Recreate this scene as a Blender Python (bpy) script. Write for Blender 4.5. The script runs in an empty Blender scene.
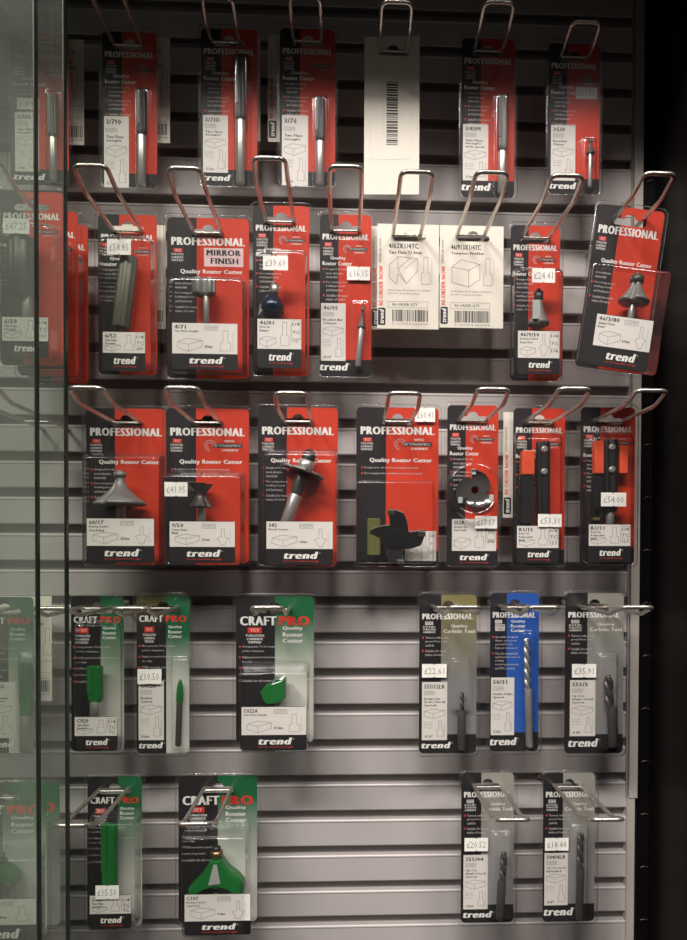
import bpy, math, random
from mathutils import Matrix, Vector
from mathutils.geometry import tessellate_polygon
random.seed(4)
scene = bpy.context.scene
COL = scene.collection

# ------------------------------------------------------------------ camera
F, CX, CY = 740.0, 377.0, 581.0
CAM = Vector((0.0, -0.78, 1.40))
ROT = Matrix.Rotation(math.radians(-2.5), 3, 'Z') @ Matrix.Rotation(math.radians(90 - 1.0), 3, 'X') @ Matrix.Rotation(math.radians(0.2), 3, 'Z')
cd = bpy.data.cameras.new('camera')
cam = bpy.data.objects.new('camera', cd)
COL.objects.link(cam)
cam.matrix_world = Matrix.Translation(CAM) @ ROT.to_4x4()
cd.lens = F / 940 * 36
cd.sensor_width = 36
cd.shift_x = (343.5 - CX) / 940
cd.shift_y = (CY - 470) / 940
cd.clip_start = 0.01
scene.camera = cam


def at(px, py, Y):
    """the point of the plane y = Y that the photograph shows at pixel (px, py)"""
    d = ROT @ Vector(((px - CX) / F, -(py - CY) / F, -1.0))
    t = (Y - CAM.y) / d.y
    return CAM + d * t


# ------------------------------------------------------------------ light
w = bpy.data.worlds.new('shop')
scene.world = w
w.use_nodes = True
nt = w.node_tree
bg = nt.nodes['Background']
tc = nt.nodes.new('ShaderNodeTexCoord')
sp = nt.nodes.new('ShaderNodeSeparateXYZ')
rp = nt.nodes.new('ShaderNodeValToRGB')
mr = nt.nodes.new('ShaderNodeMapRange')
mr.inputs['From Min'].default_value = -1
nt.links.new(tc.outputs['Generated'], sp.inputs[0])
nt.links.new(sp.outputs['Z'], mr.inputs['Value'])
nt.links.new(mr.outputs[0], rp.inputs[0])
e = rp.color_ramp.elements
e[0].position = 0.2
e[0].color = (0.30, 0.27, 0.25, 1)
e[1].position = 0.75
e[1].color = (0.85, 0.80, 0.74, 1)
nt.links.new(rp.outputs[0], bg.inputs['Color'])
bg.inputs['Strength'].default_value = 0.07


def area(name, loc, target, sx, sy, power, col):
    l = bpy.data.lights.new(name, 'AREA')
    l.shape = 'RECTANGLE'
    l.size = sx
    l.size_y = sy
    l.energy = power
    l.color = col
    o = bpy.data.objects.new(name, l)
    COL.objects.link(o)
    o.location = loc
    o.rotation_euler = (Vector(target) - Vector(loc)).to_track_quat('-Z', 'Y').to_euler()
    return o


area('ceiling_lamp', (-0.5, -3.6, 5.35), (-0.1, 0, 0.9), 2.0, 0.6, 215, (1.0, 0.945, 0.90))
area('ceiling_lamp', (-3.0, -3.6, 5.35), (-0.1, 0, 0.9), 2.0, 0.6, 275, (1.0, 0.945, 0.90))
area('ceiling_lamp', (2.4, -3.6, 5.35), (-0.1, 0, 0.9), 2.0, 0.6, 140, (1.0, 0.945, 0.90))
scene.view_settings.view_transform = 'Standard'
scene.view_settings.look = 'None'
scene.view_settings.gamma = 1
scene.view_settings.exposure = 0.0
scene.cycles.transparent_max_bounces = 24
scene.cycles.max_bounces = 8


# ------------------------------------------------------------------ materials
def lin(c):
    return tuple(((v / 255) / 12.92 if v / 255 <= 0.04045 else ((v / 255 + 0.055) / 1.055) ** 2.4) for v in c)


def new_mat(name):
    m = bpy.data.materials.new(name)
    m.use_nodes = True
    return m, m.node_tree, m.node_tree.nodes['Principled BSDF']


def plain(name, rgb, rough=0.5, metal=0.0, spec=0.5, noise=0.0, nscale=200, bump=0.0):
    m, t, p = new_mat(name)
    c = lin(rgb)
    p.inputs['Base Color'].default_value = (*c, 1)
    p.inputs['Roughness'].default_value = rough
    p.inputs['Metallic'].default_value = metal
    p.inputs['Specular IOR Level'].default_value = spec
    if noise or bump:
        tx = t.nodes.new('ShaderNodeTexCoord')
        n = t.nodes.new('ShaderNodeTexNoise')
        n.inputs['Scale'].default_value = nscale
        t.links.new(tx.outputs['Object'], n.inputs['Vector'])
        if noise:
            mx = t.nodes.new('ShaderNodeMix')
            mx.data_type = 'RGBA'
            mx.inputs[6].default_value = (*[v * (1 - noise) for v in c], 1)
            mx.inputs[7].default_value = (*[min(1, v * (1 + noise)) for v in c], 1)
            t.links.new(n.outputs['Fac'], mx.inputs[0])
            t.links.new(mx.outputs[2], p.inputs['Base Color'])
        if bump:
            b = t.nodes.new('ShaderNodeBump')
            b.inputs['Strength'].default_value = bump
            b.inputs['Distance'].default_value = 0.0005
            t.links.new(n.outputs['Fac'], b.inputs['Height'])
            t.links.new(b.outputs[0], p.inputs['Normal'])
    return m


def clear(name, tint_face, tint_edge, rough=0.04, bump=0.0, haze=0.0, haze_rgb=(200, 205, 190), boost=1.0):
    m, t, p = new_mat(name)
    t.nodes.remove(p)
    out = t.nodes['Material Output']
    tr = t.nodes.new('ShaderNodeBsdfTransparent')
    gl = t.nodes.new('ShaderNodeBsdfGlossy')
    gl.inputs['Roughness'].default_value = rough
    lw = t.nodes.new('ShaderNodeLayerWeight')
    lw.inputs['Blend'].default_value = 0.5
    cm = t.nodes.new('ShaderNodeMix')
    cm.data_type = 'RGBA'
    cm.inputs[6].default_value = (*tint_face, 1)
    cm.inputs[7].default_value = (*tint_edge, 1)
    pw = t.nodes.new('ShaderNodeMath')
    pw.operation = 'POWER'
    pw.inputs[1].default_value = 4.5
    t.links.new(lw.outputs['Facing'], pw.inputs[0])
    p2 = t.nodes.new('ShaderNodeMath')
    p2.operation = 'POWER'
    p2.inputs[1].default_value = 2.5
    t.links.new(lw.outputs['Facing'], p2.inputs[0])
    t.links.new(p2.outputs[0], cm.inputs[0])
    t.links.new(cm.outputs[2], tr.inputs['Color'])
    mul = t.nodes.new('ShaderNodeMath')
    mul.operation = 'MULTIPLY_ADD'
    mul.use_clamp = True
    mul.inputs[1].default_value = 0.9 * boost
    mul.inputs[2].default_value = 0.045 * boost
    t.links.new(pw.outputs[0], mul.inputs[0])
    mx = t.nodes.new('ShaderNodeMixShader')
    t.links.new(mul.outputs[0], mx.inputs[0])
    t.links.new(tr.outputs[0], mx.inputs[1])
    t.links.new(gl.outputs[0], mx.inputs[2])
    if bump:
        tx = t.nodes.new('ShaderNodeTexCoord')
        n = t.nodes.new('ShaderNodeTexNoise')
        n.inputs['Scale'].default_value = 60
        b = t.nodes.new('ShaderNodeBump')
        b.inputs['Strength'].default_value = bump
        b.inputs['Distance'].default_value = 0.001
        t.links.new(tx.outputs['Object'], n.inputs['Vector'])
        t.links.new(n.outputs['Fac'], b.inputs['Height'])
        t.links.new(b.outputs[0], gl.inputs['Normal'])
        t.links.new(b.outputs[0], lw.inputs['Normal'])
    last = mx
    if haze:  # pale diffuse layer: milky plastic, and reflected haze painted onto the panes
        df = t.nodes.new('ShaderNodeBsdfDiffuse')
        df.inputs['Color'].default_value = (*lin(haze_rgb), 1)
        m2 = t.nodes.new('ShaderNodeMixShader')
        if haze > 0.03:
            tx = t.nodes.new('ShaderNodeTexCoord')
            n = t.nodes.new('ShaderNodeTexNoise')
            n.inputs['Scale'].default_value = 9
            n.inputs['Detail'].default_value = 4
            r = t.nodes.new('ShaderNodeMapRange')
            r.inputs['From Min'].default_value = 0.3
            r.inputs['From Max'].default_value = 0.7
            r.inputs['To Min'].default_value = haze * 0.5
            r.inputs['To Max'].default_value = haze * 1.5
            t.links.new(tx.outputs['Object'], n.inputs['Vector'])
            t.links.new(n.outputs['Fac'], r.inputs['Value'])
            t.links.new(r.outputs[0], m2.inputs[0])
        else:
            m2.inputs[0].default_value = haze
        t.links.new(mx.outputs[0], m2.inputs[1])
        t.links.new(df.outputs[0], m2.inputs[2])
        last = m2
    t.links.new(last.outputs[0], out.inputs['Surface'])
    return m


def card_mat(name, left, top, bottom, split, strip, g0=0.35, g1=0.75, left2=None):
    """printed card: dark panel on the left, coloured panel (with its printed fade) on the right, black foot"""
    m, t, p = new_mat(name)
    N, L = t.nodes, t.links
    tx = N.new('ShaderNodeTexCoord')
    s = N.new('ShaderNodeSeparateXYZ')
    L.new(tx.outputs['Generated'], s.inputs[0])

    def mix(fac, a, b):
        x = N.new('ShaderNodeMix')
        x.data_type = 'RGBA'
        for i, v in ((6, a), (7, b)):
            if isinstance(v, tuple):
                x.inputs[i].default_value = (*v, 1)
            else:
                L.new(v, x.inputs[i])
        L.new(fac, x.inputs[0])
        return x.outputs[2]

    def gt(sock, v):
        x = N.new('ShaderNodeMath')
        x.operation = 'GREATER_THAN'
        L.new(sock, x.inputs[0])
        x.inputs[1].default_value = v
        return x.outputs[0]
    r = N.new('ShaderNodeMapRange')
    r.inputs['From Min'].default_value = g0
    r.inputs['From Max'].default_value = g1
    L.new(s.outputs['Z'], r.inputs['Value'])
    right = mix(r.outputs[0], lin(bottom), lin(top))
    lf = lin(left)
    if left2:
        r2 = N.new('ShaderNodeMapRange')
        r2.inputs['From Min'].default_value = 0.78
        r2.inputs['From Max'].default_value = 1.0
        L.new(s.outputs['Z'], r2.inputs['Value'])
        lf = mix(r2.outputs[0], lin(left), lin(left2))
    c = mix(gt(s.outputs['X'], split), lf, right)
    c = mix(gt(s.outputs['Z'], strip), lin((26, 23, 24)), c)
    L.new(c, p.inputs['Base Color'])
    p.inputs['Roughness'].default_value = 0.5
    p.inputs['Specular IOR Level'].default_value = 0.25
    return m


M = {}
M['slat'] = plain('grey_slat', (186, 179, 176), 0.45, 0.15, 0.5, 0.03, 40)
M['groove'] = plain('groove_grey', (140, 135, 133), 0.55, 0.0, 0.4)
M['strip'] = plain('grey_upright', (178, 170, 162), 0.45, 0.1)
M['black'] = plain('black_laminate', (14, 11, 11), 0.4, 0, 0.15, bump=0.2, nscale=300)
M['steel'] = plain('steel_wire', (208, 200, 190), 0.27, 0.85, noise=0.12, nscale=300)
M['chrome'] = plain('bright_steel', (200, 196, 190), 0.34, 0.72, noise=0.1, nscale=400)
M['dark_steel'] = plain('dark_steel', (88, 84, 80), 0.4, 0.5, noise=0.25, nscale=300)
M['tool_grey'] = plain('tool_grey', (132, 130, 126), 0.45, 0.3, noise=0.15, nscale=250)
M['bull'] = plain('grey_green_sleeve', (112, 114, 98), 0.5, 0.1)
M['blackened'] = plain('black_tool', (30, 29, 29), 0.42, 0.25, noise=0.3, nscale=300)
M['blue_black'] = plain('blue_black_tool', (40, 50, 72), 0.25, 0.4, noise=0.4, nscale=200)
M['green'] = plain('green_paint', (12, 108, 40), 0.33, 0, 0.5)
M['carbide'] = plain('carbide_tip', (205, 206, 200), 0.35, 0.4)
M['brass'] = plain('brass', (150, 126, 92), 0.3, 0.9)
M['orange'] = plain('orange_foam', (238, 84, 40), 0.6)
M['olive'] = plain('olive_foam', (88, 88, 34), 0.6)
M['white'] = plain('print_white', (240, 236, 230), 0.5)
M['pinkish'] = plain('print_pink_white', (240, 205, 205), 0.5)
M['ink'] = plain('print_black', (28, 26, 26), 0.5)
M['redink'] = plain('print_red', (222, 48, 30), 0.5)
M['grey'] = plain('print_grey', (140, 136, 134), 0.5)
M['thermal'] = plain('thermal_print', (150, 146, 146), 0.6)
M['lilac'] = plain('print_dim', (206, 198, 194), 0.5)
M['paper'] = plain('white_paper', (228, 222, 214), 0.6)
M['board'] = plain('white_board', (226, 218, 204), 0.65, noise=0.03, nscale=90)
M['foot'] = plain('black_foot', (26, 23, 24), 0.5, 0, 0.25)
M['sticker'] = plain('sticker_paper', (240, 236, 228), 0.55)
M['blister'] = clear('clear_plastic', (0.97, 0.97, 0.97), (0.5, 0.5, 0.5), 0.13, 0.15, 0.012, (220, 220, 220), 1.7)
M['glass'] = clear('hazy_glass', (0.92, 0.94, 0.92), (0.8, 0.86, 0.82), 0.02, 0.0, 0.045, (200, 204, 192), 1.0)  # haze of shop reflections put into the panes as pale diffuse colour
M['glass_edge'] = plain('glass_edge', (34, 44, 36), 0.3, 0.0, 0.3, noise=0.5, nscale=60)
M['plastic'] = clear('clip_plastic', (0.9, 0.9, 0.9), (0.55, 0.55, 0.55), 0.1, 0.0, 0.1)
BLK = (36, 30, 32)
M['c_pro'] = card_mat('card_pro', BLK, (208, 57, 30), (208, 57, 30), 0.36, 0.0)
M['c_pro_foot'] = card_mat('card_pro_foot', BLK, (208, 57, 30), (208, 57, 30), 0.36, 0.105)
M['c_craft'] = card_mat('card_craft', (28, 24, 26), (6, 96, 52), (216, 214, 204), 0.5, 0.0, 0.35, 0.85)
M['c_craft_olive'] = card_mat('card_craft_olive', (28, 24, 26), (6, 96, 56), (216, 214, 204), 0.56, 0.0, 0.4, 0.75, (84, 78, 34))  # olive reflection painted into the top of the left panel
M['c_craft_foot'] = card_mat('card_craft_foot', (28, 24, 26), (6, 96, 52), (206, 204, 194), 0.56, 0.0, 0.3, 0.8)
M['c_carb'] = card_mat('card_carbide', (24, 20, 22), (150, 148, 138), (138, 136, 136), 0.38, 0.12, 0.3, 0.8)
M['c_carb_olive'] = card_mat('card_carbide_olive', (24, 20, 22), (128, 120, 74), (134, 132, 130), 0.38, 0.12, 0.45, 0.95)  # olive top of the right panel is a reflection put into the colour
M['c_blue'] = card_mat('card_blue', (22, 22, 34), (28, 84, 170), (32, 92, 182), 0.34, 0.12, 0.3, 0.8)


# ------------------------------------------------------------------ text
_tc = {}


def text_mesh(s, bold=0.0, shear=0.0, res=2, gap=1.0):
    k = (s, bold, shear, res, gap)
    if k in _tc:
        return _tc[k]
    c = bpy.data.curves.new('t', 'FONT')
    c.body = s
    c.size = 1
    c.offset = bold
    c.shear = shear
    c.space_character = gap
    c.resolution_u = res
    o = bpy.data.objects.new('t', c)
    me = bpy.data.meshes.new_from_object(o)
    vs = [(v.co.x, v.co.y) for v in me.vertices]
    fs = [tuple(p.vertices) for p in me.polygons]
    bpy.data.objects.remove(o)
    bpy.data.meshes.remove(me)
    bpy.data.curves.remove(c)
    if vs:
        x0 = min(v[0] for v in vs)
        x1 = max(v[0] for v in vs)
        y0 = min(v[1] for v in vs)
        y1 = max(v[1] for v in vs)
    else:
        x0 = y0 = 0
        x1 = y1 = 1
    _tc[k] = (vs, fs, x0, x1, y0, y1)
    return _tc[k]


# ------------------------------------------------------------------ mesh builder (local units: mm)
class MB:
    def __init__(s):
        s.v, s.f, s.mi, s.sm, s.mats = [], [], [], [], []
        s.M = Matrix.Identity(4)

    def m(s, name):
        if name not in s.mats:
            s.mats.append(name)
        return s.mats.index(name)

    def add(s, vs, fs, mat, smooth=False):
        b = len(s.v)
        i = s.m(mat)
        s.v += [tuple(s.M @ Vector(v)) for v in vs]
        for f in fs:
            s.f.append([b + k for k in f])
            s.mi.append(i)
            s.sm.append(smooth)

    def box(s, x0, x1, y0, y1, z0, z1, mat, bev=0.0):
        if bev:
            # octagonal bevel round the y axis, plus front chamfer
            o = rrect(x0, z0, x1, z1, bev, 3)
            i = rrect(x0 + bev * .5, z0 + bev * .5, x1 - bev * .5, z1 - bev * .5, bev * .6, 3)
            s.loft([(o, y1), (o, y0 + bev * .5), (i, y0)], mat, cap0=True, cap1=True)
            return
        vs = [(x, y, z) for x in (x0, x1) for y in (y0, y1) for z in (z0, z1)]
        s.add(vs, [(0, 1, 3, 2), (4, 6, 7, 5), (0, 4, 5, 1), (2, 3, 7, 6), (0, 2, 6, 4), (1, 5, 7, 3)], mat)

    def loft(s, rings, mat, cap0=False, cap1=False, smooth=False, mats=None):
        n = len(rings[0][0])
        vs = []
        for pts, y in rings:
            vs += [(p[0], y, p[1]) for p in pts]
        fs = []
        for r in range(len(rings) - 1):
            for k in range(n):
                a, b = r * n + k, r * n + (k + 1) % n
                fs.append((a, b, b + n, a + n))
        s.add(vs, fs, mat, smooth)
        if cap0:
            s.add([(p[0], rings[0][1], p[1]) for p in rings[0][0]], [tuple(range(n))], mat)
        if cap1:
            s.add([(p[0], rings[-1][1], p[1]) for p in rings[-1][0]], [tuple(range(n))], mat)

    def sheet(s, outer, holes, y0, y1, mat):
        """flat plate with holes, front y0, back y1"""
        loops = [[Vector((p[0], p[1], 0)) for p in outer]] + [[Vector((p[0], p[1], 0)) for p in h] for h in holes]
        tris = tessellate_polygon(loops)
        flat = [p for l in loops for p in l]
        s.add([(p.x, y0, p.y) for p in flat], tris, mat)
        if y1 != y0:
            s.add([(p.x, y1, p.y) for p in flat], tris, mat)
            for l in loops:
                n = len(l)
                vs = [(p.x, y0, p.y) for p in l] + [(p.x, y1, p.y) for p in l]
                s.add(vs, [(k, (k + 1) % n, n + (k + 1) % n, n + k) for k in range(n)], mat)

    def quad(s, x0, z0, x1, z1, y, mat):
        s.add([(x0, y, z0), (x1, y, z0), (x1, y, z1), (x0, y, z1)], [(0, 1, 2, 3)], mat)

    def line(s, a, b, y, wd, mat):
        d = Vector((b[0] - a[0], b[1] - a[1]))
        if d.length < 1e-6:
            return
        n = Vector((-d.y, d.x)).normalized() * wd / 2
        s.add([(a[0] + n.x, y, a[1] + n.y), (b[0] + n.x, y, b[1] + n.y), (b[0] - n.x, y, b[1] - n.y), (a[0] - n.x, y, a[1] - n.y)], [(0, 1, 2, 3)], mat)

    def poly(s, pts, y, wd, mat, close=True):
        for k in range(len(pts) - (0 if close else 1)):
            s.line(pts[k], pts[(k + 1) % len(pts)], y, wd, mat)

    def text(s, st, x0, x1, z0, z1, y, mat, bold=0.0, shear=0.0, res=2, rot=False, gap=1.0):
        if bold:      # heavy face: the same glyphs laid side by side
            gap = 1.0 + bold * 2.6
            vs, fs, a, b, c, d = text_mesh(st, 0.0, shear, res, gap)
            if not vs:
                return
            wd = (z1 - z0) if rot else (x1 - x0)
            e_ = bold * 1.05 * wd / max(b - a, 0.1)
            for k, q in ((0, -1), (1, 0), (2, 1)):
                if rot:
                    s.text(st, x0, x1, z0 + e_ * (1 + q), z1 - e_ * (1 - q), y - .012 * k, mat, 0.0, shear, res, True, gap)
                else:
                    s.text(st, x0 + e_ * (1 + q), x1 - e_ * (1 - q), z0, z1, y - .012 * k, mat, 0.0, shear, res, False, gap)
            return
        vs, fs, a, b, c, d = text_mesh(st, bold, shear, res, gap)
        if not vs:
            return
        if rot:   # reading upwards: run along z
            f = lambda u, v: (x1 - (v - c) / (d - c) * (x1 - x0), y, z0 + (u - a) / (b - a) * (z1 - z0))
        else:
            f = lambda u, v: (x0 + (u - a) / (b - a) * (x1 - x0), y, z0 + (v - c) / (d - c) * (z1 - z0))
        s.add([f(u, v) for u, v in vs], fs, mat)

    def lathe(s, cx, cy, prof, mat, n=28, notch=None, sx=1.0, sy=1.0, cap=True):
        """prof: (z, r) list bottom to top; notch=(count, depth, width 0..1, twist in rad per mm, phase)"""
        vs, fs = [], []
        if notch:
            n = max(n, 48)
        for z, r in prof:
            for k in range(n):
                a = 2 * math.pi * k / n
                rr = r
                if notch:
                    cnt, dep, wid, tw, ph = notch
                    u = ((a + tw * z + ph) * cnt / (2 * math.pi)) % 1.0
                    if u < wid:
                        rr = r * (1 - dep * math.sin(math.pi * u / wid) ** 0.5)
                vs.append((cx + rr * math.cos(a) * sx, cy + rr * math.sin(a) * sy, z))
        m_ = len(prof)
        for j in range(m_ - 1):
            for k in range(n):
                a, b = j * n + k, j * n + (k + 1) % n
                fs.append((a, b, b + n, a + n))
        s.add(vs, fs, mat, True)
        if cap:
            s.add(vs[:n], [tuple(range(n))], mat)
            s.add(vs[-n:], [tuple(range(n))], mat)

    def tube(s, pts, r, mat, n=10, closed=False):
        pts = [Vector(p) for p in pts]
        rings = []
        up = None
        for i, p in enumerate(pts):
            t = (pts[min(i + 1, len(pts) - 1)] - pts[max(i - 1, 0)]).normalized()
            if up is None:
                up = t.orthogonal().normalized()
            up = (up - t * up.dot(t)).normalized()
            sd = t.cross(up)
            rings.append([p + (up * math.cos(2 * math.pi * k / n) + sd * math.sin(2 * math.pi * k / n)) * r for k in range(n)])
        vs = [v for rg in rings for v in rg]
        fs = []
        for j in range(len(rings) - 1):
            for k in range(n):
                a, b = j * n + k, j * n + (k + 1) % n
                fs.append((a, b, b + n, a + n))
        s.add(vs, fs, mat, True)
        s.add(rings[0], [tuple(range(n))], mat)
        s.add(rings[-1], [tuple(range(n))], mat)

    def build(s, name, parent=None, scale=0.001):
        me = bpy.data.meshes.new(name)
        me.from_pydata([(v[0] * scale, v[1] * scale, v[2] * scale) for v in s.v], [], s.f)
        for k in s.mats:
            me.materials.append(M[k])
        me.polygons.foreach_set('material_index', s.mi)
        me.polygons.foreach_set('use_smooth', s.sm)
        me.update()
        o = bpy.data.objects.new(name, me)
        COL.objects.link(o)
        if parent:
            o.parent = parent
        return o


def rrect(x0, z0, x1, z1, r, k=5):
    """rounded rectangle outline"""
    r = max(0.01, min(r, (x1 - x0) / 2.01, (z1 - z0) / 2.01))
    pts = []
    for cx, cz, a0 in ((x1 - r, z1 - r, 0), (x0 + r, z1 - r, 90), (x0 + r, z0 + r, 180), (x1 - r, z0 + r, 270)):
        for i in range(k + 1):
            a = math.radians(a0 + 90 * i / k)
            pts.append((cx + r * math.cos(a), cz + r * math.sin(a)))
    return pts


def euro(cx, cz, wd=30, ht=6.5, bump=5):
    """hang-hole: a wide slot with a round bump in the middle of its upper edge"""
    pts = []
    hw, hh = wd / 2, ht / 2
    for i in range(7):   # right end
        a = math.radians(-90 + 180 * i / 6)
        pts.append((cx + hw - hh + hh * math.cos(a), cz + hh * math.sin(a)))
    for i in range(9):   # bump
        a = math.pi * i / 8
        pts.append((cx + 5.5 * math.cos(a), cz + hh + bump * math.sin(a) * 0.9))
    for i in range(7):
        a = math.radians(90 + 180 * i / 6)
        pts.append((cx - hw + hh + hh * math.cos(a), cz + hh * math.sin(a)))
    return pts


def tag(o, label, cat, group=None):
    o['label'] = label
    o['category'] = cat
    if group:
        o['group'] = group


def empty(name, loc, rot=(0, 0, 0)):
    o = bpy.data.objects.new(name, None)
    o.empty_display_size = 0.02
    COL.objects.link(o)
    o.location = loc
    o.rotation_euler = rot
    return o


def structure(o):
    o['kind'] = 'structure'
    return o


# ------------------------------------------------------------------ the cabinet
LIPS = [-55.5, -19.5, 17, 52.8, 89.2, 126, 162, 208.6, 245, 282, 319.5, 356.5, 392.5, 428.5, 464.5, 500, 535.7, 571.5, 606.5, 642.5, 678.3, 714, 749.5, 785, 820.5, 856, 891.5, 926, 961, 996]
XL = at(-90, 470, 0).x * 1000
XR = at(629.5, 470, 0).x * 1000
mb = MB()
GD, GH = 9.0, 9.5     # groove depth and height (mm)
for i, ly in enumerate(LIPS[:-1]):
    zt = at(340, ly - 1, 0).z * 1000
    zn = at(340, LIPS[i + 1] - 1, 0).z * 1000
    zb = zn + GH
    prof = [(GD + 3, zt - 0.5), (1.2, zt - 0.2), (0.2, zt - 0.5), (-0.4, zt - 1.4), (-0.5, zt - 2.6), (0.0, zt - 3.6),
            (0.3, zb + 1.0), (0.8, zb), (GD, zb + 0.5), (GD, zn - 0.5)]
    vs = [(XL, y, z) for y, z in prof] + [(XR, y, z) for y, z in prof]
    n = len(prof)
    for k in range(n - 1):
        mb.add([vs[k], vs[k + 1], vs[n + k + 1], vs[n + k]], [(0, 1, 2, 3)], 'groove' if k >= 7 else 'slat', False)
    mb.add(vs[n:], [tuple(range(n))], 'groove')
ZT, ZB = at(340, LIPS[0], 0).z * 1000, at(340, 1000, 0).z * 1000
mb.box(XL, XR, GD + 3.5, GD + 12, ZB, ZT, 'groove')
structure(mb.build('wall_back'))

# grey upright at the right end of the slats, in two lengths that meet in a seam
xs0 = at(631.8, 470, -0.004).x * 1000
xs1 = at(640.2, 470, -0.004).x * 1000
zs = at(630, 797, 0).z * 1000
mb = MB()
mb.box(XR - 0.5, xs1 + 6, 6, 12, ZB, ZT, 'groove')
mb.box(xs0, xs1, -5, 8, zs + 0.4, ZT, 'strip')
mb.box(xs0 - 2.2, xs0 - 0.8, -2, 8, zs, ZT, 'groove')
structure(mb.build('trim_1'))
mb = MB()
mb.box(xs0 - 1.5, xs1 - 2.5, -4, 8, ZB, zs - 0.4, 'strip')
structure(mb.build('trim_2'))
# black slotted post beside it, small bright slot rims
mb = MB()
mb.box(xs1 + 2, xs1 + 18, 0, 8, ZB, ZT, 'black')
mb2 = MB()
for k in range(-11, 9):
    zz = at(640, 655.5 + k * 52.7, 0).z * 1000
    x = xs1 + 6
    mb2.tube([(x, -0.4, zz - 0.8), (x + 2, -1.2, zz - 0.2), (x + 3.5, -1.4, zz + 1.0), (x + 5, -1.2, zz - 0.2), (x + 8, -0.4, zz - 0.8)], 0.55, 'dark_steel', 6)
    mb.box(x + 2.5, x + 4.5, -0.15, 0, zz - 14, zz - 1.5, 'black')
pst = structure(mb.build('trim_3'))
mb2.build('slot_rim', pst)

xside = at(652, 470, 0).x * 1000
mb = MB()
mb.box(xside, xside + 16, -235, 20, ZB, ZT, 'black')
structure(mb.build('wall_right'))
mb = MB()
mb.box(-620, xside + 16, -235, 20, 1400 + 629, 1400 + 647, 'black')
structure(mb.build('ceiling'))


def glass_door(px, Y, label):
    xe = at(px, 470, Y).x * 1000
    y = Y * 1000
    root = empty('glass_door', (0, Y, ZB * 0.001))
    z1 = 1400 + 622 - ZB
    a = MB()
    a.box(-620, xe, -3.2, 3.2, 2, z1, 'glass')
    a.build('glass_pane', root)
    b = MB()
    b.M = Matrix.Translation((0, 0, 0))
    b.loft([([(xe, 0), (xe + 0.8, 0), (xe + 0.8, z1), (xe, z1)], -3.2), ([(xe, 0), (xe + 1.4, 0), (xe + 1.4, z1), (xe, z1)], -2.4),
            ([(xe, 0), (xe + 1.4, 0), (xe + 1.4, z1), (xe, z1)], 2.4), ([(xe, 0), (xe + 0.8, 0), (xe + 0.8, z1), (xe, z1)], 3.2)], 'glass_edge', True, True)
    b.build('polished_edge', root)['label'] = 'dark green polished edge'
    tag(root, label, 'glass door', 'sliding glass doors of the display cabinet')


# ------------------------------------------------------------------ hooks
def fillet(pts, r=6.0, n=5):
    pts = [Vector(p) for p in pts]
    out = [pts[0]]
    for i in range(1, len(pts) - 1):
        a, b, c = pts[i - 1], pts[i], pts[i + 1]
        ra = min(r, (a - b).length * .45, (c - b).length * .45)
        p0 = b + (a - b).normalized() * ra
        p1 = b + (c - b).normalized() * ra
        for k in range(n + 1):
            t = k / n
            out.append(p0 * (1 - t) ** 2 + b * 2 * t * (1 - t) + p1 * t * t)
    out.append(pts[-1])
    return out


HOOKS = []


def hook(px, py, label, ratio=1.19, Yc=-0.045, drift=0.0, wid=27.0):
    """px, py: where the wires pass the hang-hole of the card at depth Yc"""
    c = at(px, py, Yc)
    D = 0.78 + Yc
    yt = -(780 - D * 1000 / ratio)
    yk = yt + 27
    root = empty('display_hook', (c.x, 0, c.z))
    hw = wid / 2
    dx = drift
    m = MB()
    lf = [(-hw + 1, 6, 0), (-hw, Yc * 1000, 0), (-hw - 0.5 + dx * .8, yk, -2.5), (-hw + dx, yt, 5.0)]
    rt = [(hw + dx, yt, 5.0), (hw + 0.5 + dx * .8, yk, -2.5), (hw, Yc * 1000, 0), (hw - 1, 6, 0)]
    m.tube(fillet(lf + rt, 6.5), 1.95, 'steel', 12)
    m.build('wire_loop', root)
    b = MB()
    b.tube([(-hw - 1, Yc * 1000 - 3, -1.2), (hw + 1, Yc * 1000 - 3, -1.2)], 1.15, 'steel', 8)
    b.build('crossbar', root)
    k = MB()
    k.box(-hw - 3, hw + 3, 4, 6, -7, 5, 'steel', 1.0)
    k.build('wall_bracket', root)
    tag(root, label, 'display hook', 'wire display hooks on the grey slatted wall')
    return root


# ------------------------------------------------------------------ router bits (drawn in local mm, plane y)
def lerp(a, b, t):
    return a + (b - a) * t


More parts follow.
